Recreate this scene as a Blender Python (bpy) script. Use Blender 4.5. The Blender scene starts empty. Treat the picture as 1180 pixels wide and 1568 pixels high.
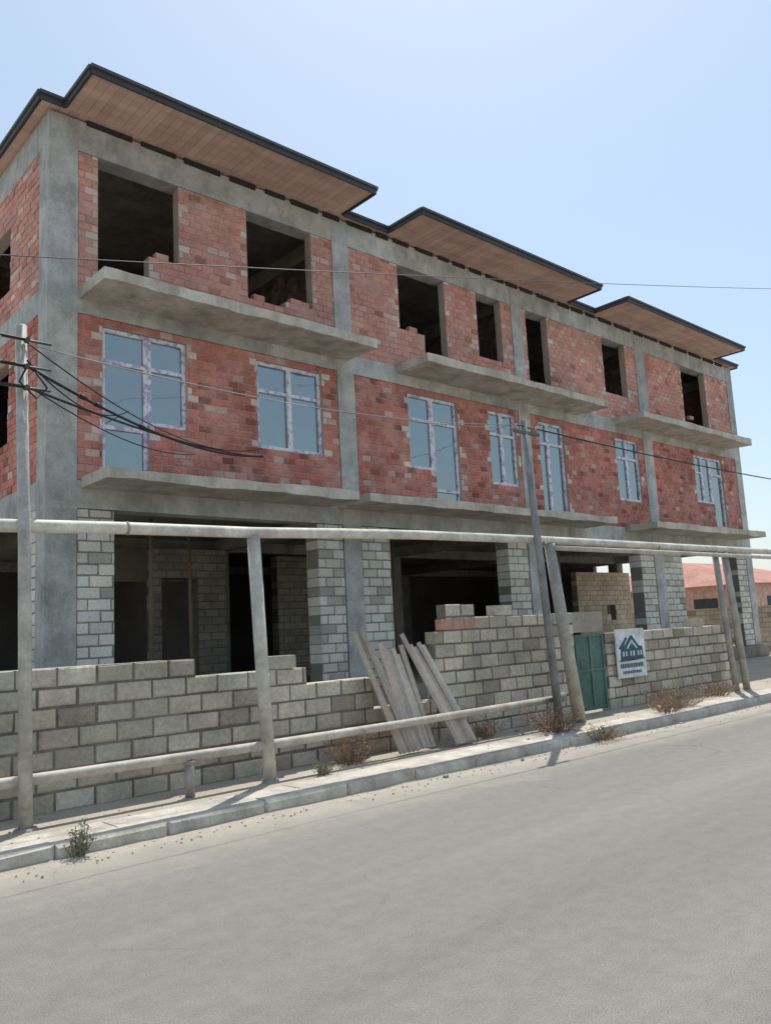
import bpy, math, random
from mathutils import Vector, Matrix, noise as mn
random.seed(7)
R=math.radians
sc=bpy.context.scene
sc.view_settings.view_transform='Standard'; sc.view_settings.look='None'; sc.view_settings.exposure=0

# ---------------------------------------------------------------- mesh builder
class MB:
    def __init__(s): s.v=[];s.f=[];s.c=[];s.sm=[]
    def face(s,pts,col=(1,1,1),sm=False):
        n=len(s.v); s.v.extend([tuple(p) for p in pts]); s.f.append(tuple(range(n,n+len(pts)))); s.c.append(col); s.sm.append(sm)
    def box(s,x0,x1,y0,y1,z0,z1,col=(1,1,1),M=None):
        if x1<x0:x0,x1=x1,x0
        if y1<y0:y0,y1=y1,y0
        p=[(x0,y0,z0),(x1,y0,z0),(x1,y1,z0),(x0,y1,z0),(x0,y0,z1),(x1,y0,z1),(x1,y1,z1),(x0,y1,z1)]
        if M is not None: p=[tuple(M@Vector(q)) for q in p]
        n=len(s.v); s.v.extend(p)
        for q in ((0,3,2,1),(4,5,6,7),(0,1,5,4),(1,2,6,5),(2,3,7,6),(3,0,4,7)):
            s.f.append(tuple(n+i for i in q)); s.c.append(col); s.sm.append(False)
    def cbox(s,x0,x1,y0,y1,z0,z1,col,ch=.012):
        n=len(s.v); r=lambda: ch*random.uniform(.5,1.6)
        p=[(x0,y0+ch,z0),(x1,y0+ch,z0),(x1,y0+ch,z1),(x0,y0+ch,z1),
           (x0+r(),y0,z0+r()),(x1-r(),y0,z0+r()),(x1-r(),y0,z1-r()),(x0+r(),y0,z1-r()),
           (x0,y1,z0),(x1,y1,z0),(x1,y1,z1),(x0,y1,z1)]
        s.v.extend(p)
        for q in ((4,5,6,7),(0,1,5,4),(1,2,6,5),(2,3,7,6),(3,0,4,7),(0,8,9,1),(1,9,10,2),(2,10,11,3),(3,11,8,0),(8,11,10,9)):
            s.f.append(tuple(n+i for i in q)); s.c.append(col); s.sm.append(False)
    def tube(s,pts,r,seg=8,col=(1,1,1),cap=True):
        pts=[Vector(p) for p in pts]; rr=r if isinstance(r,(list,tuple)) else [r]*len(pts)
        base=len(s.v); up=None
        for i,p in enumerate(pts):
            a=pts[max(i-1,0)]; b=pts[min(i+1,len(pts)-1)]; t=(b-a).normalized()
            if up is None:
                up=Vector((0,0,1)) if abs(t.z)<.9 else Vector((1,0,0))
            n1=t.cross(up).normalized(); n2=n1.cross(t).normalized(); up=n2
            for k in range(seg):
                an=2*math.pi*k/seg; s.v.append(tuple(p+(n1*math.cos(an)+n2*math.sin(an))*rr[i]))
        for i in range(len(pts)-1):
            for k in range(seg):
                a=base+i*seg+k; b=base+i*seg+(k+1)%seg
                s.f.append((a,b,b+seg,a+seg)); s.c.append(col); s.sm.append(True)
        if cap:
            s.f.append(tuple(base+k for k in range(seg))[::-1]); s.c.append(col); s.sm.append(False)
            l=base+(len(pts)-1)*seg
            s.f.append(tuple(l+k for k in range(seg))); s.c.append(col); s.sm.append(False)
    def obj(s,name,mat,parent=None):
        me=bpy.data.meshes.new(name); me.from_pydata(s.v,[],s.f); me.update()
        ca=me.color_attributes.new('Col','FLOAT_COLOR','CORNER')
        buf=[]
        for p,c in zip(me.polygons,s.c): buf.extend((c[0],c[1],c[2],1.0)*p.loop_total)
        ca.data.foreach_set('color',buf)
        me.polygons.foreach_set('use_smooth',s.sm)
        me.materials.append(mat)
        o=bpy.data.objects.new(name,me); bpy.context.collection.objects.link(o)
        if parent: o.parent=parent
        return o
def empty(name):
    e=bpy.data.objects.new(name,None); bpy.context.collection.objects.link(e); e.empty_display_size=.3; return e

# ---------------------------------------------------------------- materials
def newmat(name):
    m=bpy.data.materials.new(name); m.use_nodes=True; nt=m.node_tree
    b=nt.nodes['Principled BSDF']; b.inputs['Specular IOR Level'].default_value=.3; return m,nt,b
def N(nt,t,**k):
    n=nt.nodes.new(t)
    for a,v in k.items(): setattr(n,a,v)
    return n
def noise(nt,scale,detail=5,rough=.6,stretch=None):
    n=nt.nodes.new('ShaderNodeTexNoise'); n.inputs['Scale'].default_value=scale; n.inputs['Detail'].default_value=detail; n.inputs['Roughness'].default_value=rough
    tc=nt.nodes.new('ShaderNodeTexCoord')
    if stretch:
        mp=nt.nodes.new('ShaderNodeMapping'); mp.inputs['Scale'].default_value=stretch
        nt.links.new(tc.outputs['Object'],mp.inputs[0]); nt.links.new(mp.outputs[0],n.inputs['Vector'])
    else: nt.links.new(tc.outputs['Object'],n.inputs['Vector'])
    return n
def ramp(nt,src,stops):
    r=nt.nodes.new('ShaderNodeValToRGB'); nt.links.new(src,r.inputs[0])
    e=r.color_ramp.elements
    while len(e)<len(stops): e.new(.5)
    for i,(p,c) in enumerate(stops):
        e[i].position=p; e[i].color=(c[0],c[1],c[2],1) if isinstance(c,(tuple,list)) else (c,c,c,1)
    return r
def mix(nt,a,b,fac,mode='MIX'):
    m=nt.nodes.new('ShaderNodeMix'); m.data_type='RGBA'; m.blend_type=mode
    for i,v in ((0,fac),(6,a),(7,b)):
        if hasattr(v,'links'): nt.links.new(v,m.inputs[i])
        elif isinstance(v,(int,float)): m.inputs[i].default_value=v
        else: m.inputs[i].default_value=(v[0],v[1],v[2],1)
    return m.outputs[2]
def bump(nt,b,src,dist,strength=1):
    n=nt.nodes.new('ShaderNodeBump'); n.inputs['Distance'].default_value=dist; n.inputs['Strength'].default_value=strength
    nt.links.new(src,n.inputs['Height']); nt.links.new(n.outputs[0],b.inputs['Normal'])
def concrete(name,c1,c2,stain=.5,scale=1.1):
    m,nt,b=newmat(name)
    n1=noise(nt,scale,7,.72); r1=ramp(nt,n1.outputs[0],[(.36,c1),(.64,c2)])
    n2=noise(nt,1.8,6,.72,stretch=(1.2,1.2,.6)); r2=ramp(nt,n2.outputs[0],[(.38,1-stain),(.54,1.0)])
    n3=noise(nt,40,3,.7); r3=ramp(nt,n3.outputs[0],[(.3,.82),(.7,1.06)])
    c=mix(nt,r1.outputs[0],r2.outputs[0],1.0,'MULTIPLY'); c=mix(nt,c,r3.outputs[0],1.0,'MULTIPLY')
    at=N(nt,'ShaderNodeAttribute',attribute_name='Col'); c=mix(nt,c,at.outputs['Color'],1.0,'MULTIPLY')
    nt.links.new(c,b.inputs['Base Color']); b.inputs['Roughness'].default_value=.9
    bump(nt,b,n3.outputs[0],.01,.6); return m
def attrmat(name,rough=.92,fine=30,amp=(.78,1.12),big=.8,bd=.008,bigamp=(.8,1.1),dust=None,dmax=.55):
    m,nt,b=newmat(name)
    at=N(nt,'ShaderNodeAttribute',attribute_name='Col')
    n=noise(nt,fine,4,.7); r=ramp(nt,n.outputs[0],[(.3,amp[0]),(.7,amp[1])])
    n2=noise(nt,big,5,.6); r2=ramp(nt,n2.outputs[0],[(.35,bigamp[0]),(.65,bigamp[1])])
    c=mix(nt,at.outputs['Color'],r.outputs[0],1.0,'MULTIPLY'); c=mix(nt,c,r2.outputs[0],1.0,'MULTIPLY')
    if dust:
        n3=noise(nt,1.9,8,.78); r3=ramp(nt,n3.outputs[0],[(.47,0.0),(.68,dmax)])
        c=mix(nt,c,dust,r3.outputs[0])
    nt.links.new(c,b.inputs['Base Color']); b.inputs['Roughness'].default_value=rough
    if bd: bump(nt,b,n.outputs[0],bd,.7)
    return m
M_conc=concrete('concrete_bare',(.37,.375,.355),(.57,.565,.53),.25,1.6)
M_slab=concrete('concrete_slab',(.40,.36,.30),(.64,.59,.51),.25,1.4)
M_brick=attrmat('red_clay_block',fine=22,amp=(.74,1.18),bigamp=(.8,1.14),dust=(.56,.40,.34),dmax=.6)
M_lime=attrmat('limestone_block',fine=24,amp=(.76,1.12),bigamp=(.82,1.12),bd=.012)
M_fence=attrmat('fence_block',fine=20,amp=(.7,1.15),big=1.3,bigamp=(.72,1.12),bd=.016,dust=(.34,.30,.235))
M_paint=attrmat('weathered_paint',rough=.6,fine=14,amp=(.74,1.08),big=3,bd=.003,bigamp=(.72,1.1))
M_wood=attrmat('old_wood',rough=.85,fine=18,bd=.004)
M_dark=attrmat('dark_metal',rough=.5,bd=0)
M_wire=attrmat('cable_rubber',rough=.6,bd=0)
m,nt,b=newmat('window_glass'); b.inputs['Base Color'].default_value=(.30,.345,.35,1); b.inputs['Metallic'].default_value=.85; b.inputs['Roughness'].default_value=.05
n=noise(nt,1.4,2,.5); bump(nt,b,n.outputs[0],.025,.5); M_glass=m
m,nt,b=newmat('pvc_film_frame'); n=noise(nt,9,3,.6); r=ramp(nt,n.outputs[0],[(.47,(.72,.71,.76)),(.62,(.38,.32,.52))]); nt.links.new(r.outputs[0],b.inputs['Base Color']); b.inputs['Roughness'].default_value=.4; M_frame=m
# asphalt
m,nt,b=newmat('asphalt')
n1=noise(nt,120,3,.85); n2=noise(nt,.4,7,.6,stretch=(.10,1.7,1)); n4=noise(nt,7,6,.75)
r1=ramp(nt,n1.outputs[0],[(.28,.5),(.72,1.42)]); r2=ramp(nt,n2.outputs[0],[(.32,(.215,.203,.180)),(.68,(.300,.284,.252))]); r4=ramp(nt,n4.outputs[0],[(.3,.88),(.7,1.09)])
c=mix(nt,r2.outputs[0],r1.outputs[0],1.0,'MULTIPLY'); c=mix(nt,c,r4.outputs[0],1.0,'MULTIPLY')
tc=N(nt,'ShaderNodeTexCoord'); nv=noise(nt,2.0,5,.7); wv=mix(nt,tc.outputs['Object'],nv.outputs['Color'],.12)
vo=N(nt,'ShaderNodeTexVoronoi',feature='DISTANCE_TO_EDGE'); vo.inputs['Scale'].default_value=.42; nt.links.new(wv,vo.inputs['Vector'])
rv=ramp(nt,vo.outputs[0],[(0,.75),(.005,1.0)]); nm=noise(nt,.5,3,.5); rm=ramp(nt,nm.outputs[0],[(.5,0),(.6,1.0)])
cr=mix(nt,c,rv.outputs[0],1.0,'MULTIPLY'); c=mix(nt,c,cr,rm.outputs[0])
sx=N(nt,'ShaderNodeSeparateXYZ'); nt.links.new(tc.outputs['Object'],sx.inputs[0])
n3=noise(nt,1.3,8,.72); ad=N(nt,'ShaderNodeMath',operation='MULTIPLY_ADD'); nt.links.new(n3.outputs[0],ad.inputs[0]); ad.inputs[1].default_value=1.2; nt.links.new(sx.outputs[1],ad.inputs[2])
mr=N(nt,'ShaderNodeMapRange'); nt.links.new(ad.outputs[0],mr.inputs[0]); mr.inputs[1].default_value=6.3; mr.inputs[2].default_value=7.4; mr.inputs[3].default_value=0; mr.inputs[4].default_value=.9
c=mix(nt,c,(.50,.455,.375),mr.outputs[0])
nt.links.new(c,b.inputs['Base Color']); b.inputs['Roughness'].default_value=.88; bump(nt,b,n1.outputs[0],.012,.8); M_asph=m
m,nt,b=newmat('dusty_ground'); n1=noise(nt,1.2,8,.65); n2=noise(nt,40,4,.75)
r1=ramp(nt,n1.outputs[0],[(.3,(.38,.335,.265)),(.7,(.52,.47,.39))]); r2=ramp(nt,n2.outputs[0],[(.3,.76),(.7,1.12)])
c=mix(nt,r1.outputs[0],r2.outputs[0],1.0,'MULTIPLY'); nt.links.new(c,b.inputs['Base Color']); b.inputs['Roughness'].default_value=.95; bump(nt,b,n2.outputs[0],.02,.8); M_dirt=m
M_kerb=concrete('kerb_concrete',(.44,.41,.36),(.64,.61,.55),.22,3.5)
m,nt,b=newmat('soffit_boards'); n1=noise(nt,1.2,6,.6,stretch=(.6,2.5,1)); r1=ramp(nt,n1.outputs[0],[(.3,(.44,.29,.24)),(.7,(.64,.46,.39))])
at=N(nt,'ShaderNodeAttribute',attribute_name='Col'); c=mix(nt,r1.outputs[0],at.outputs['Color'],1.0,'MULTIPLY'); nt.links.new(c,b.inputs['Base Color']); b.inputs['Roughness'].default_value=.85; M_soffit=m

# ---------------------------------------------------------------- colours
def jit(c,a): 
    k=1+random.uniform(-a,a); return tuple(max(0,x*k*(1+random.uniform(-a*.25,a*.25))) for x in c)
def red(edge=False,**k):
    if edge: return jit((.66,.56,.48),.12)
    t=random.random()
    if t<.05: return jit((.54,.35,.29),.15)
    if t<.16: return jit((.29,.10,.08),.2)
    return jit((.50,.175,.135),.17)
def red2(edge=False,**k):
    if edge: return jit((.64,.54,.47),.12)
    t=random.random()
    if t<.08: return jit((.60,.42,.35),.15)
    if t<.14: return jit((.40,.18,.14),.15)
    return jit((.57,.27,.215),.13)
def lime(edge=False,**k):
    t=random.random()
    if t<.12: return jit((.46,.42,.36),.12)
    return jit((.66,.62,.54),.12)
def limeshade(edge=False,**k): return jit((.30,.27,.225),.15)  # limestone darkened in its colour for the shade inside the ground floor
def fencec(edge=False,**k):
    t=random.random()
    if t<.14: return jit((.38,.33,.26),.12)
    return jit((.57,.51,.415),.15)

def block_wall(mb,core,axis,u0,u1,z0,z1,d0,d1,bl,bh,colf,holes=(),gap=.010,cc=(.3,.27,.24),chip=.008):
    H=[]
    for (a,b_,c_,d_) in holes:
        H.append((a,b_,z0 if c_<=z0+1e-6 else z0+round((c_-z0)/bh)*bh, z1 if d_>=z1-.02 else z0+round((d_-z0)/bh)*bh))
    def put(m,ua,ub,za,zb,ins,col):
        if axis=='x': m.box(ua,ub,d0+ins,d1-ins,za,zb,col)
        else: m.box(d0+ins,d1-ins,ua,ub,za,zb,col)
    us=sorted(set([u0,u1]+[h[0] for h in H]+[h[1] for h in H])); us=[u for u in us if u0<=u<=u1]
    for a,b_ in zip(us[:-1],us[1:]):
        if b_-a<1e-4: continue
        mid=(a+b_)/2; segs=[(z0,z1)]
        for h in H:
            if h[0]<mid<h[1]:
                ns=[]
                for s0,s1 in segs:
                    if h[3]<=s0 or h[2]>=s1: ns.append((s0,s1)); continue
                    if h[2]>s0: ns.append((s0,h[2]))
                    if h[3]<s1: ns.append((h[3],s1))
                segs=ns
        for s0,s1 in segs:
            i0=.012; put(core,a+(i0 if a==u0 else 0),b_-(i0 if b_==u1 else 0),s0,s1-.012,.012,cc)
    row=0; z=z0
    while z<z1-.02:
        zt=min(z+bh,z1); zc=(z+zt)/2
        segs=[(u0,u1,False,False)]
        for h in H:
            if h[2]<zc<h[3]:
                ns=[]
                for s in segs:
                    if h[1]<=s[0] or h[0]>=s[1]: ns.append(s); continue
                    if h[0]>s[0]: ns.append((s[0],h[0],s[2],True))
                    if h[1]<s[1]: ns.append((h[1],s[1],True,s[3]))
                segs=ns
        off=(row%2)*bl*.5+random.uniform(-.06,.06)*bl
        for s0,s1,el,er in segs:
            k=math.floor((s0-u0-off)/bl); u=u0+off+k*bl
            while u<s1-1e-4:
                a=max(u,s0); b_=min(u+bl,s1); u+=bl
                if b_-a<.04: continue
                edge=((el and a-s0<1e-4) or (er and s1-b_<1e-4)) and (row//2+int(s0*3))%3==0
                o=random.uniform(-.006,.006)
                g=gap/2*random.uniform(.7,1.5)
                if axis=='x': mb.cbox(a+g,b_-g,d0+o,d1-o*.3,z+g,zt-g,colf(edge=edge),chip)
                else: mb.box(d0+o,d1+o*.3,a+g,b_-g,z+g,zt-g,colf(edge=edge))
        z+=bh; row+=1

# ================================================================= BUILDING
B=empty('unfinished_brick_building')
X0,X1,YF,YB=4.55,29.65,13.0,25.0
brick=MB();bcore=MB();lim=MB();lcore=MB();con=MB();slab=MB()
cols=[(4.55,5.05),(10.62,11.08),(16.72,17.18),(22.88,23.42),(29.2,29.65)]
Z1b,Z1t,Z2b,Z2t,Z3b,Z3t=3.88,4.34,7.217,7.64,10.17,10.74
BH=.137
def tint(a=.11):
    k=1+random.uniform(-a,a); return (k,k*random.uniform(.985,1.01),k*random.uniform(.96,1.02))
for a,b_ in cols:
    zs=[.13,random.uniform(1.8,2.4),3.86,5.7+random.uniform(-.3,.3),7.2,7.66,9.0+random.uniform(-.3,.3),10.15,Z3t-.01]
    for p0,p1 in zip(zs[:-1],zs[1:]): con.box(a,b_,YF-.018,YF+.40,p0,p1,tint(.14))
    for y in (18.3,24.5): con.box(a+.01,b_-.01,y,y+.4,.13,10.1,(.5,.5,.5))
for zb,zt in ((Z1b,Z1t),(Z2b,Z2t),(Z3b,Z3t)):
    x=X0+.006
    while x<X1-.01:
        e_=min(x+random.uniform(1.6,3.2),X1-.006)
        if X1-.006-e_<.5: e_=X1-.006
        con.box(x,e_,YF-.010,YF+.35,zb,zt,tint(.10)); x=e_
    con.box(X0+.008,X0+.35,YF+.35,YB,zb,zt,(.95,.95,.95))
    con.box(X1-.35,X1-.008,YF+.35,YB,zb,zt,(.95,.95,.95))
    con.box(X0+.35,X1-.35,YB-.35,YB-.005,zb,zt,(.9,.9,.9))
    slab.box(X0+.35,X1-.35,YF+.35,YB-.35,zt-.19,zt-.012,(.5,.5,.5))
    for a,b_ in cols[1:-1]: slab.box(a+.05,b_-.05,YF+.35,YB-.35,zb,zt-.19,(.6,.6,.6))
    slab.box(X0+.35,X1-.35,18.35,18.65,zb+.004,zt-.19,(.6,.6,.6))
slab.box(X0+.02,X1-.02,YF-.30,YB,.13,.50,(.5,.48,.45))
WT=Z1t+20*BH
W2=[(5.49,6.33,Z1t,WT),(6.33,7.08,5.40,WT),(8.60,10.20,5.24,WT),(12.70,13.50,5.27,WT),(13.50,14.35,Z1t,WT),(15.52,16.60,5.22,WT),(17.58,18.70,Z1t,WT),(21.3,22.6,5.2,WT),(26.1,27.3,5.42,WT),(27.3,28.15,Z1t,WT)]
W3=[(5.41,6.35,Z2t,Z3b),(6.35,6.95,8.58,Z3b),(8.45,9.35,8.3,Z3b),(9.35,10.05,8.46,Z3b),(12.58,13.38,8.55,Z3b),(13.38,14.16,Z2t,Z3b),(15.34,16.3,8.43,Z3b),(17.36,18.31,Z2t,Z3b),(21.05,22.3,8.5,Z3b),(25.82,27.5,8.2,Z3b)]
MC=(.42,.34,.30)
def facade(zb,zt,W,cf):
    for i in range(4):
        a=cols[i][1]; b_=cols[i+1][0]
        h=[w for w in W if w[0]>=a-.01 and w[1]<=b_+.01]
        block_wall(brick,bcore,'x',a,b_,zb,zt,YF,YF+.22,.25,BH,cf,h,gap=.015,cc=MC,chip=.006)
facade(Z1t,Z2b,W2,red); facade(Z2t,Z3b,W3,red2)
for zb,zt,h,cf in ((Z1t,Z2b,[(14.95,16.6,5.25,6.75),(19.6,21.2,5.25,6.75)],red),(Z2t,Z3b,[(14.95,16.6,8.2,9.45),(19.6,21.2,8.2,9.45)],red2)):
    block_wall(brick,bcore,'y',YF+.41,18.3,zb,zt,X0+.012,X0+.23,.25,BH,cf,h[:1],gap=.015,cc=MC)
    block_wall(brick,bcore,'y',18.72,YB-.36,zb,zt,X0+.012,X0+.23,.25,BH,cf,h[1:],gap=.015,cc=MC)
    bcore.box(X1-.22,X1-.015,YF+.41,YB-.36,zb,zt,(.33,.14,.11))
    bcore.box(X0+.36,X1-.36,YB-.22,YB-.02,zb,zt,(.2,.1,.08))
    bcore.box(X0+.4,X1-.4,18.4,18.6,zb,zt,(.12,.08,.07))  # upper partitions coloured near black so the openings look unlit inside
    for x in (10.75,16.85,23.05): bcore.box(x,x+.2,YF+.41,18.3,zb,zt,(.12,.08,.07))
PC=(.24,.225,.19)
def pier(a,b_,d0=YF+.0,d1=YF+.4,z0=.5,z1=Z1b):
    block_wall(lim,lcore,'x',a,b_,z0,z1,d0,d1,.39,.19,lime,gap=.02,cc=PC,chip=.012)
pier(5.055,5.70); pier(9.93,10.61); pier(11.09,11.92); pier(15.9,16.71); pier(17.19,17.35); pier(22.1,22.87); pier(23.43,24.6); pier(28.45,29.19)
block_wall(lim,lcore,'y',YF+.41,YF+.80,.5,Z1b,X0+.01,X0+.4,.39,.19,lime,gap=.02,cc=PC)
block_wall(lim,lcore,'y',17.4,18.28,.5,Z1b,X0+.01,X0+.4,.39,.19,lime,gap=.02,cc=PC)
block_wall(lim,lcore,'x',8.75,10.75,.5,Z1b,17.9,18.2,.39,.19,limeshade,[(9.0,9.95,.5,3.1)],gap=.018,cc=(.15,.14,.12))
lcore.box(6.9,8.1,19.9,20.1,.5,Z1b,(.10,.09,.08)); lcore.box(6.9,10.7,18.2,18.3,3.1,Z1b,(.2,.19,.16))  # inner walls in dark tones, interior shade put into the colour
block_wall(lim,lcore,'x',12.9,16.7,.5,Z1b,18.8,19.1,.39,.19,limeshade,[(14.0,15.6,.5,3.0)],gap=.018,cc=(.15,.14,.12))
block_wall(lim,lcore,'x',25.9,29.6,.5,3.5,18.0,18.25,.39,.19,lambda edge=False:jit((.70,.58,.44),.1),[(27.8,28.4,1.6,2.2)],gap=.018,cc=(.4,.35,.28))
lcore.box(X0+.36,X1-.3,YB-.24,YB-.04,.5,Z1b,(.10,.09,.08))  # back wall and next partitions near black, interior darkness painted in
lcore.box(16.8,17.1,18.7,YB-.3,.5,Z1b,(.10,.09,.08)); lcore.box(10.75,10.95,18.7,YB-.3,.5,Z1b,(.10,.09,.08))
block_wall(lim,lcore,'y',19.5,YB-.36,.5,Z1b,X1-.3,X1-.05,.39,.19,limeshade,gap=.018,cc=(.25,.235,.21))
prop=MB()
for x,y in ((7.4,15.2),(8.9,16.3),(13.2,15.4),(14.9,16.2),(19.2,15.8),(20.6,14.9)):
    prop.tube([(x,y,.5),(x+random.uniform(-.05,.05),y,Z1b+.25)],.045,8,jit((.22,.17,.12),.2))
prop.obj('timber_props',M_wood,B)
def rough_slab(mb,x0,x1,y0,y1,z0,z1):
    n=max(4,int((x1-x0)/.22)); pts=[]
    for i in range(n+1):
        x=x0+(x1-x0)*i/n
        pts.append((x,y0+random.uniform(-.014,.014),z0+random.uniform(-.012,.012)+.03*mn.noise(Vector((x*.8,0,z0))),z1+random.uniform(-.012,.008)+.03*mn.noise(Vector((x*.6,3,z0)))))
    for p,q in zip(pts[:-1],pts[1:]):
        k=jit((1.04,1.03,1.02),.05)
        mb.face([(p[0],p[1],p[2]),(q[0],q[1],q[2]),(q[0],q[1],q[3]),(p[0],p[1],p[3])],k)
        mb.face([(p[0],p[1],p[3]),(q[0],q[1],q[3]),(q[0],y1,z1),(p[0],y1,z1)])
        mb.face([(p[0],p[1],p[2]),(p[0],y1,z0),(q[0],y1,z0),(q[0],q[1],q[2])],(1,1,1))
    p=pts[0]; mb.face([(p[0],p[1],p[2]),(p[0],p[1],p[3]),(p[0],y1,z1),(p[0],y1,z0)])
    p=pts[-1]; mb.face([(p[0],p[1],p[2]),(p[0],y1,z0),(p[0],y1,z1),(p[0],p[1],p[3])])
bal=MB()
YBAL=11.96
for a,b_ in ((5.08,10.9),(12.37,19.4),(21.28,28.4)): rough_slab(bal,a,b_,YBAL,YF-.011,7.47,7.66)
for a,b_ in ((5.12,10.2),(10.5,19.33),(21.4,28.6)): rough_slab(bal,a,b_,YBAL,YF-.019,4.21,4.39)
bal.obj('balcony_slabs',M_slab,B)
rb=MB()
for a,b_,z in ((5.08,10.9,7.65),(12.37,19.4,7.65),(21.28,28.4,7.65),(5.12,10.2,4.38),(10.5,19.33,4.38)):
    for i in range(5):
        x=random.uniform(a+.2,b_-.2); h_=random.uniform(.05,.16); y_=YBAL+random.uniform(.1,.3)
        rb.tube([(x,y_,z),(x+random.uniform(-.03,.03),y_,z+h_)],.006,5,(.18,.09,.06))
rb.obj('rebar_stubs',M_dark,B)
fr=MB();gl=MB()
def window(x0,x1,z0,z1,mull=(),trans=(),y=YF+.07):
    t=.07; z0+=.005; z1-=.005
    xs_=[x0]+list(mull)+[x1]
    for xa,xb in zip(xs_[:-1],xs_[1:]):
        tl=random.uniform(-.006,.006)
        gl.face([(xa+.02,y+.04+tl,z0+.02),(xb-.02 if xb==x1 else xb,y+.04-tl,z0+.02),(xb-.02 if xb==x1 else xb,y+.04-tl*.4,z1-.02),(xa+.02,y+.04+tl*.7,z1-.02)])
    fr.box(x0,x0+t,y,y+.07,z0,z1); fr.box(x1-t,x1,y,y+.07,z0,z1)
    fr.box(x0+t,x1-t,y,y+.07,z0,z0+t); fr.box(x0+t,x1-t,y,y+.07,z1-t,z1)
    for m_ in mull: fr.box(m_-.055,m_+.055,y-.004,y+.066,z0+t,z1-t)
    for a,b_,z in trans: fr.box(a,b_,y-.002,y+.068,z-.035,z+.035)
sn=lambda z: Z1t+round((z-Z1t)/BH)*BH
window(5.49,6.33,Z1t,WT,(),((5.55,6.27,6.48),(5.55,6.27,5.32)))
window(6.335,7.08,sn(5.4),WT,(),((6.4,7.02,6.48),))
window(8.60,10.20,sn(5.24),WT,(9.4,),((8.66,9.35,6.48),(9.45,10.14,6.48)))
window(12.70,13.495,sn(5.27),WT,(),((12.76,13.44,6.48),))
window(13.50,14.35,Z1t,WT,(),((13.56,14.3,6.48),(13.56,14.3,4.85)))
window(15.52,16.60,sn(5.22),WT,(16.05,),((15.58,16.0,6.48),(16.1,16.54,6.48)))
window(17.58,18.70,Z1t,WT,(18.0,),((18.05,18.64,6.48),(17.64,17.95,6.48)))
window(21.3,22.6,sn(5.2),WT,(21.95,),((21.36,21.9,6.48),(22.0,22.54,6.48)))
window(26.1,27.295,sn(5.42),WT,(26.7,),((26.16,26.65,6.48),))
window(27.3,28.15,Z1t,WT,(),((27.36,28.1,6.48),))
fr.obj('window_frames',M_frame,B); gl.obj('window_panes',M_glass,B)
# roof
roof=MB();sof=MB();gut=MB()
can=[(4.76,10.84),(12.2,19.2),(20.55,28.07)]
ex0,ex1,ey,YC=4.34,29.9,12.82,11.71
zr0,zr1=10.77,10.87
def boards(x0,x1,y0,y1,z):
    x=x0
    while x<x1-.01:
        b_=min(x+.16,x1); sof.box(x+.003,b_-.003,y0,y1,z+random.uniform(0,.004),z+.02,jit((1,1,1),.09)); x=b_
boards(ex0+.05,ex1-.05,ey+.03,YF+.9,zr0+.012)
sof.box(ex0+.05,X0+.6,YF+.9,YB+.4,zr0+.012,zr0+.03)
for a,b_ in can: boards(a+.04,b_-.04,YC+.03,ey+.03,zr0+.012); sof.box(a+.04,b_-.04,YC+.03,ey+.03,zr0+.022,zr0+.04,(.2,.2,.2))
def fascia(p,q,zb=zr0-.02,zt=zr1+.02,t=.04):
    x0,y0=p;x1,y1=q
    if abs(x1-x0)>abs(y1-y0): gut.box(x0,x1,y0-t/2,y0+t/2,zb,zt,(.06,.062,.066)); gut.box(x0-.02,x1+.02,y0-t/2-.04,y0+t/2,zt-.045,zt+.01,(.08,.083,.088))
    else: gut.box(x0-t/2,x0+t/2,y0,y1,zb+.002,zt-.002,(.06,.062,.066)); gut.box(x0-t/2-.03,x0+t/2+.03,min(y0,y1)-.03,max(y0,y1)+.03,zt-.05,zt+.006,(.08,.083,.088))
xs=ex0
for a,b_ in can:
    fascia((xs,ey),(a,ey)); fascia((a,YC),(b_,YC)); fascia((a,YC+.02),(a,ey)); fascia((b_,YC+.02),(b_,ey)); xs=b_
fascia((xs,ey),(ex1,ey)); fascia((ex0,ey),(ex0,YB+.4)); fascia((ex1,ey),(ex1,YB+.4))
rc=(.06,.06,.065)
ridge=[(9.5,18.7,12.6),(24.5,18.7,12.6)]
c4=[(ex0,ey,zr1),(ex1,ey,zr1),(ex1,YB+.4,zr1),(ex0,YB+.4,zr1)]
roof.face([c4[0],c4[1],ridge[1],ridge[0]],rc); roof.face([c4[1],c4[2],ridge[1]],rc); roof.face([c4[2],c4[3],ridge[0],ridge[1]],rc); roof.face([c4[3],c4[0],ridge[0]],rc)
for a,b_ in can:
    m_=(a+b_)/2
    roof.face([(a,YC,zr1),(b_,YC,zr1),(m_,15.5,zr1+.85)],rc); roof.face([(b_,YC,zr1),(b_,ey,zr1),(m_,15.5,zr1+.85)],rc); roof.face([(a,ey,zr1),(a,YC,zr1),(m_,15.5,zr1+.85)],rc)
roof.obj('roof_sheets',M_dark,B); gut.obj('eave_fascia',M_dark,B); sof.obj('soffit',M_soffit,B)
slots=MB()  # near-black strips painted in for the shadowed slots between beam and soffit
x=5.2
while x<28.6:
    L=random.uniform(.35,.9)
    slots.box(x,x+L,YF-.05,YF-.012,10.68+random.uniform(-.015,.015),10.775,(.04,.035,.03)); x+=L+random.uniform(.12,.25)
slots.obj('slot_shade_strips',M_wood,B)
for (x,y,z,c) in ((6.5,13.0,8.6,1),(9.5,13.0,8.46,1),(9.75,13.02,8.46,1),(12.9,13.0,8.60,1),(8.6,13.0,8.33,0),(26.2,13.0,8.33,1)):
    brick.cbox(x,x+.25,y+.02,y+.15,z+.0,z+.12,jit((.5,.25,.2),.15),.006)
brick.obj('red_brick_walls',M_brick,B); bcore.obj('mortar_core',M_brick,B)
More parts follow.
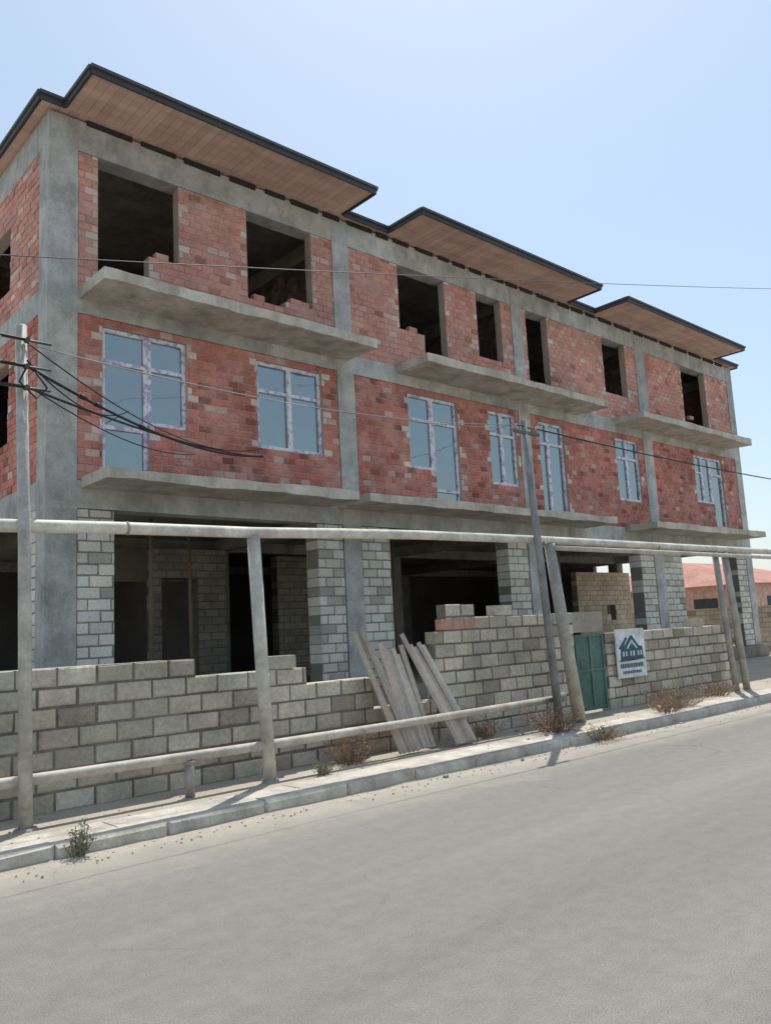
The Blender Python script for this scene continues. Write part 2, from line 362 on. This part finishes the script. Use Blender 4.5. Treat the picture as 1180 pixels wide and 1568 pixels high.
lim.obj('limestone_piers',M_lime,B); lcore.obj('pier_mortar',M_lime,B)
con.obj('concrete_frame',M_conc,B); slab.obj('floor_slabs',M_slab,B)

# ================================================================= FENCE
F=empty('block_fence_wall'); fb=MB(); fcr=MB()
FC=(.17,.15,.12); fy=8.1
block_wall(fb,fcr,'x',-6,8.15,.10,1.465,fy,fy+.19,.39,.195,fencec,[(4.46,5.30,1.27,1.465),(5.30,5.95,1.27,1.465),(5.95,7.0,1.075,1.465),(7.0,8.15,.68,1.465)],gap=.018,cc=FC,chip=.014)
block_wall(fb,fcr,'x',8.15,11.45,.10,1.99,fy-.01,fy+.18,.39,.189,fencec,[(8.15,8.41,1.6,1.99),(9.03,11.45,1.81,1.99)],gap=.018,cc=FC,chip=.014)
block_wall(fb,fcr,'x',12.36,16.95,.10,1.43,fy,fy+.19,.39,.19,fencec,gap=.018,cc=FC,chip=.014)
fb.box(11.46,12.35,8.12,8.26,1.46,1.80,(.40,.35,.29))
for i in range(3): fb.cbox(8.30+.24*i,8.53+.24*i,fy-.022,fy+.1,1.62,1.77,jit((.54,.29,.20),.1),.008)
for x,z in ((9.7,1.8),(15.7,1.43),(5.6,1.27)):
    M=Matrix.Translation((x,fy+.09,z+.09))@Matrix.Rotation(random.uniform(-.4,.4),4,'Z'); fb.box(-.19,.19,-.09,.09,-.09,.06,fencec(),M)
fb.obj('blocks',M_fence,F); fcr.obj('mortar',M_fence,F)
G=empty('metal_gate'); g=MB(); gc=(.10,.19,.15)
g.box(11.50,12.32,8.14,8.17,.16,1.42,gc)
for x in (11.5,11.9,12.28): g.box(x,x+.04,8.115,8.14,.16,1.42,(.12,.21,.165))
for z in (.18,.8,1.38): g.box(11.54,12.28,8.12,8.138,z,z+.04,(.12,.21,.165))
g.tube([(11.62,8.10,.85),(11.62,8.10,.98)],.012,6,(.3,.3,.3)); g.obj('leaf',M_paint,G)
S=empty('real_estate_sign'); s=MB(); yb=8.03
s.box(12.58,13.50,yb,yb+.03,.62,1.47,(.80,.82,.82)); s.obj('board',M_paint,S)
s=MB(); D=(.04,.11,.16); Wt=(.6,.66,.68)
def poly(p,c=D,dy=-.004): s.face([(12.58+a*.92,yb+dy,.62+b_*.85) for a,b_ in p],c)
poly([(.10,.36),(.92,.36),(.90,.62),(.78,.64),(.55,.86),(.50,.86),(.30,.68),(.14,.60)])
poly([(.06,.60),(.34,.84),(.38,.80),(.16,.58)],D,-.007)
poly([(.32,.60),(.5,.77),(.54,.77),(.72,.60),(.68,.58),(.52,.71),(.36,.58)],Wt,-.009)
for a,b_ in ((.18,.44),(.28,.44),(.44,.44),(.54,.44),(.70,.44),(.80,.44)): poly([(a,b_),(a+.06,b_),(a+.06,b_+.1),(a,b_+.1)],Wt,-.010)
poly([(.05,.36),(.95,.36),(.95,.39),(.05,.33)],(.1,.2,.12),-.012)
for z0_,h_,st in ((.20,.09,.08),(.08,.06,.15)):
    x=st
    while x<.95-st:
        w_=random.uniform(.025,.055); poly([(x,z0_),(x+w_,z0_),(x+w_,z0_+h_),(x,z0_+h_)]); x+=w_+.018
s.obj('artwork',M_paint,S)
# ================================================================= PIPES & POLES
cream=(.70,.66,.56)
Pp=empty('gas_pipe'); p=MB(); Y=7.6
def zpipe(x): return 2.74+.012*(x-2.5) 
p.tube([(1.2,8.6,3.5),(1.2,8.6,3.0),(1.25,8.4,2.82),(1.5,8.0,2.76),(1.9,7.66,2.75),(2.6,Y,2.76),(3.4,Y,2.78),(4.9,Y,2.80),(6.2,Y,2.845),(7.5,Y,2.88),(10.1,Y,2.91),(14,Y,2.93),(20,Y,2.96),(34,Y,3.0)],.062,12,cream)
p.tube([(10.3,Y-.1,2.78),(14,Y-.1,2.80),(24,Y-.1,2.82)],.04,10,(.55,.5,.42))
for x in (3.45,10.1,13.5): p.tube([(x-.012,Y,zpipe(x)+.03),(x+.012,Y,zpipe(x)+.03)],.068,12,(.38,.30,.22))
p.obj('upper_pipe',M_paint,Pp)
p=MB()
p.tube([(-4,Y,.52),(2.3,Y,.52),(4.8,Y,.50),(7,Y,.50),(10.2,Y,.52)],.05,12,(.54,.49,.41))
p.tube([(10.15,Y,.52),(10.35,Y,.53)],.07,12,(.30,.27,.22)); p.tube([(9.96,Y,.53),(9.96,Y,.12)],.035,10,(.4,.36,.3))
p.tube([(4.1,Y,.47),(4.1,Y,.12)],.05,10,(.42,.38,.33)); p.tube([(4.1,Y,.43),(4.1,Y,.47)],.065,10,(.4,.36,.3))
p.obj('lower_pipe',M_paint,Pp)
def post(name,pts,r,col,mat=None):
    e=empty(name); q=MB(); q.tube(pts,r,14,col)
    b0=Vector(pts[0]); q.tube([b0+Vector((0,0,-.05)),b0+Vector((0,0,.02))],[.12,.09],10,(.35,.32,.28))
    q.obj('shaft',mat or M_paint,e); return e
pl=post('utility_pole',[(2.5,Y-.08,.12),(2.46,Y-.08,2.5),(2.40,Y-.08,4.62)],[.06,.055,.05],(.52,.49,.44))
q=MB()
for z in (4.0,4.2,4.45): q.tube([(2.42,7.45,z),(2.42,7.38,z)],.022,8,(.08,.08,.08)); q.tube([(2.2,7.42,z),(2.64,7.42,z)],.012,6,(.08,.08,.08))
q.obj('brackets',M_dark,pl)
post('pipe_support_post',[(5.05,Y,.12),(4.98,Y,1.4),(4.92,Y,2.76)],.072,(.62,.58,.50))
pm=post('utility_pole',[(10.05,Y-.12,.12),(9.9,Y-.12,2.4),(9.72,Y-.12,4.72)],[.065,.058,.05],(.27,.27,.27))
q=MB(); q.box(9.45,10.05,Y-.17,Y-.13,4.5,4.54,(.12,.12,.12))
for x in (9.5,9.72,9.98): q.tube([(x,Y-.15,4.54),(x,Y-.15,4.63)],.022,8,(.35,.33,.3))
q.obj('crossarm',M_dark,pm)
post('pipe_support_post',[(10.72,Y,.12),(10.5,Y,1.5),(10.3,Y,2.86)],[.10,.095,.085],(.48,.45,.39))
post('pipe_support_post',[(16.0,Y,.12),(15.85,Y,1.5),(15.7,Y,2.9)],.06,(.42,.39,.34))
post('pipe_support_post',[(16.45,Y,.12),(16.3,Y,1.5),(16.1,Y,2.9)],.07,(.46,.43,.37))
def cat(a,b_,sag,n=18):
    a=Vector(a);b_=Vector(b_); return [a.lerp(b_,i/n)+Vector((0,0,-4*sag*(i/n)*(1-i/n))) for i in range(n+1)]
C=empty('overhead_cables'); w=MB(); k=(.025,.025,.028)
w.tube(cat((-8,9,3.6),(34,9,13.55),.2,30),.007,5,(.08,.08,.09))
w.tube(cat((2.42,7.4,4.2),(8.65,12.96,5.12),.25),.016,6,k); w.tube(cat((2.42,7.4,4.0),(8.65,12.96,5.1),.12),.012,6,k); w.tube(cat((2.42,7.4,4.25),(5.9,12.9,5.6),.25),.009,5,k)
w.tube(cat((2.42,7.4,4.42),(8.6,12.9,5.25),.38),.008,5,k); w.tube(cat((2.42,7.4,4.02),(7.2,12.96,5.0),.2),.008,5,k)
w.tube(cat((-6,7.4,4.9),(2.42,7.4,4.2),.2),.014,5,k); w.tube(cat((-6,7.4,4.7),(2.42,7.4,4.0),.2),.014,5,k); w.tube(cat((-6,7.4,5.3),(2.42,7.4,4.45),.2),.010,5,k)
w.tube([(2.42,7.4,4.2),(2.36,7.42,4.05),(2.5,7.38,3.9),(2.6,7.4,4.02),(2.5,7.4,4.15)],.010,5,k)
for x in (9.5,9.98):
    w.tube(cat((2.42,7.38,4.4),(x,Y-.15,4.62),.2),.005,5,(.25,.25,.25)); w.tube(cat((x,Y-.15,4.62),(40,Y-.15,4.9+x*.1),.5),.008,5,k)
w.tube(cat((9.72,Y-.15,4.6),(17.5,12.9,7.2),.15),.006,5,k)
for t in (.12,.16,.3): 
    c=cat((2.42,7.4,4.2),(8.65,12.96,5.12),.25,50)[int(t*50)]; w.tube([c,c+Vector((.09,.08,.01))],.026,6,k)
w.obj('cables',M_wire,C)
PL=empty('leaning_planks'); w=MB()
def plank(xb,xt,yb_,yt,zt,wd,th=.025):
    a=Vector((xb,yb_,.14)); b_=Vector((xt,yt,zt)); d=(b_-a); L=d.length; d.normalize()
    sx=Vector((1,0,0)); sx=(sx-d*sx.dot(d)).normalized(); n=d.cross(sx)
    M=Matrix((( sx.x,n.x,d.x,a.x),(sx.y,n.y,d.y,a.y),(sx.z,n.z,d.z,a.z),(0,0,0,1)))
    w.box(0,wd,-th/2,th/2,0,L,jit((.46,.40,.33),.25),M)
for i in range(5): plank(6.95+i*.075,6.62+i*.07,7.60,8.02+.01*i,1.62+random.uniform(-.14,.1),.066)
for i in range(6): plank(7.18+i*.08,7.02+i*.075,7.68,8.0,1.42+random.uniform(-.14,.08),.07)
for i in range(6): plank(7.86+i*.075,7.42+i*.075,7.50+.01*i,8.0,1.50+random.uniform(-.1,.1),.066)
w.obj('boards',M_wood,PL)
# ================================================================= GROUND
def sheet(name,x0,x1,y0,y1,z,mat):
    q=MB(); q.face([(x0,y0,z),(x1,y0,z),(x1,y1,z),(x0,y1,z)]); return q.obj(name,mat)
sheet('ground',-600,600,-600,600,-.03,M_dirt)
sheet('road',-300,300,-6,6.75,0,M_asph)
q=MB(); q.box(-100,200,6.86,60,-.02,.115); q.obj('yard_ground',M_dirt)
q=MB(); x=-20
while x<90:
    L=random.uniform(.95,1.0)
    q.cbox(x,x+L-.005,6.71+random.uniform(-.010,.010),6.9,-.02,.130+random.uniform(-.009,.008),jit((1,.98,.94),.08),.024); x+=L
q.obj('kerb',M_kerb)
q=MB(); x=-20
while x<90:
    L=random.uniform(1.2,2.2)
    q.box(x,x+L-.012,6.905,7.24+random.uniform(0,.08),.0,.121+random.uniform(-.003,.004),jit((1.0,.98,.94),.06)); x+=L
q.obj('pavement',M_kerb)
q=MB(); xs_=[-5+i*.12 for i in range(360)]; ny=6
def dz(x,t):
    a=max(0,.016+.028*mn.noise(Vector((x*.7,2.3,0)))+.012*mn.noise(Vector((x*3,5,0))))
    return .003+a*t*t
def wy(x): return .12+.16*(mn.noise(Vector((x*.5,9,0)))+.2)+.04*mn.noise(Vector((x*3,1,0)))
for xa,xb in zip(xs_[:-1],xs_[1:]):
    for j in range(ny):
        ta,tb=j/ny,(j+1)/ny
        P=lambda x,t:(x,6.72-max(.04,wy(x))*(1-t),dz(x,t)-(.006 if t==0 else 0))
        q.face([P(xa,ta),P(xb,ta),P(xb,tb),P(xa,tb)],(1,1,1),True)
q.obj('sand_drift',M_dirt)
q=MB()
for i in range(1000):
    t=random.random()
    if t<.6: X=random.uniform(0,22); Yy=6.66-abs(random.gauss(0,.16)); z=.006
    else: X=random.uniform(0,20); Yy=random.uniform(7.0,8.08); z=.118
    r=random.uniform(.003,.009) if random.random()<.985 else random.uniform(.015,.03)
    M=Matrix.Translation((X,Yy,z+r*.4))@Matrix.Rotation(random.uniform(0,3),4,'Z')@Matrix.Rotation(random.uniform(-.6,.6),4,'X')
    q.box(-r,r,-r*.8,r*.8,-r*.6,r*.6,jit((.46,.41,.34),.25),M)
q.obj('gravel',M_lime)
def weed(x,y,z,rad,h,n,col,name='dry_weed_bush'):
    q=MB()
    for i in range(n):
        a=random.uniform(0,6.28); rr=rad*random.random()**.7
        b0=Vector((x+rr*.5*math.cos(a),y+rr*.35*math.sin(a),z)); hh=h*random.uniform(.4,1)
        tip=b0+Vector((math.cos(a)*rr*random.uniform(.4,1.2),math.sin(a)*rr*.7,hh))
        mid=b0.lerp(tip,.5)+Vector((random.uniform(-.04,.04),random.uniform(-.04,.04),.03))
        c=jit(col,.35); q.tube([b0,mid,tip],[.004,.003,.0015],3,c,False)
        for j in range(6):
            p0=b0.lerp(tip,random.uniform(.3,1))+Vector((random.uniform(-.03,.03),random.uniform(-.03,.03),random.uniform(-.02,.02)))
            d=Vector((random.uniform(-1,1),random.uniform(-1,1),random.uniform(-.4,1))).normalized()*random.uniform(.02,.05); e=Vector((random.uniform(-1,1),random.uniform(-1,1),random.uniform(-1,1))).normalized()*.010
            q.face([p0-e,p0+d,p0+e],jit(col,.4))
    q.obj(name,M_wood)
br=(.30,.21,.14); gr=(.20,.20,.13)
weed(6.3,7.75,.115,.35,.42,110,br); weed(9.6,7.2,.115,.45,.38,130,br); weed(9.9,6.72,.0,.4,.2,90,br); weed(13.1,7.25,.115,.6,.4,150,br); weed(12.3,7.0,.13,.4,.22,80,br)
weed(2.62,6.68,0,.09,.30,26,gr,'roadside_weed'); weed(5.6,7.4,.115,.15,.18,30,gr,'roadside_weed'); weed(8.7,7.8,.115,.35,.25,70,br); weed(15.2,7.6,.115,.5,.35,90,br)
# ================================================================= NEIGHBOUR HOUSES
H=empty('pink_house'); q=MB()
q.box(38,50,17,27,.1,3.0,(.68,.44,.37)); 
for x in (40,44): q.box(x,x+1.4,16.97,17.0,1.2,2.4,(.06,.07,.08)); q.box(x-.1,x+1.5,16.95,16.97,1.08,1.2,(.6,.55,.5))
for y in (18.5,21,24): q.box(37.97,38,y,y+1.2,1.2,2.4,(.06,.07,.08))
q.obj('walls',M_paint,H); q=MB(); c=(.45,.22,.17)
a=[(37.5,16.5,3.0),(50.5,16.5,3.0),(50.5,27.5,3.0),(37.5,27.5,3.0)]; r0,r1=(41,22,4.5),(47,22,4.5)
q.face([a[0],a[1],r1,r0],c);q.face([a[1],a[2],r1],c);q.face([a[2],a[3],r0,r1],c);q.face([a[3],a[0],r0],c);q.face([a[3],a[2],a[1],a[0]],c)
q.obj('tiled_roof',M_brick,H)
H=empty('neighbour_yard_wall'); q=MB(); qq=MB()
block_wall(q,qq,'y',9,34,.1,1.9,32.5,32.7,.39,.19,fencec,gap=.016); q.obj('blocks',M_lime,H); qq.obj('mortar',M_lime,H)
# ================================================================= LIGHT
az,el=R(38),R(64)
Sd=Vector((math.cos(el)*math.cos(az),math.cos(el)*math.sin(az),math.sin(el)))
l=bpy.data.lights.new('sun','SUN'); l.energy=4.6; l.angle=R(.5); l.color=(1,.95,.88)
o=bpy.data.objects.new('sun',l); o.rotation_mode='QUATERNION'; o.rotation_quaternion=Sd.to_track_quat('Z','Y'); o.location=(10,10,30); bpy.context.collection.objects.link(o)
w=bpy.data.worlds.new('World'); sc.world=w; w.use_nodes=True; nt=w.node_tree
sk=nt.nodes.new('ShaderNodeTexSky'); sk.sky_type='NISHITA'; sk.sun_disc=False; sk.sun_elevation=el; sk.sun_rotation=math.pi/2-az; sk.air_density=1.3; sk.dust_density=1.2; sk.ozone_density=1.4; sk.altitude=0
hz=mix(nt,sk.outputs[0],(4.3,5.4,6.4),.42)
bg=nt.nodes['Background']; bg.inputs[1].default_value=.15; nt.links.new(hz,bg.inputs[0])
# ================================================================= CAMERA
f,yaw,pit,rol,h=1244.329,R(47.716),R(8.320),R(2.917),1.65
fw=Vector((math.cos(yaw)*math.cos(pit),math.sin(yaw)*math.cos(pit),math.sin(pit)))
rt=Vector((math.sin(yaw),-math.cos(yaw),0)); up=rt.cross(fw)
ri=rt*math.cos(rol)-up*math.sin(rol); ui=rt*math.sin(rol)+up*math.cos(rol)
cam=bpy.data.cameras.new('camera'); cam.sensor_fit='HORIZONTAL'; cam.sensor_width=36; cam.lens=36*f/1180; cam.clip_end=3000; cam.clip_start=.05
co=bpy.data.objects.new('camera',cam); bpy.context.collection.objects.link(co)
M=Matrix(((ri.x,ui.x,-fw.x,0),(ri.y,ui.y,-fw.y,0),(ri.z,ui.z,-fw.z,h),(0,0,0,1))); co.matrix_world=M
sc.camera=co
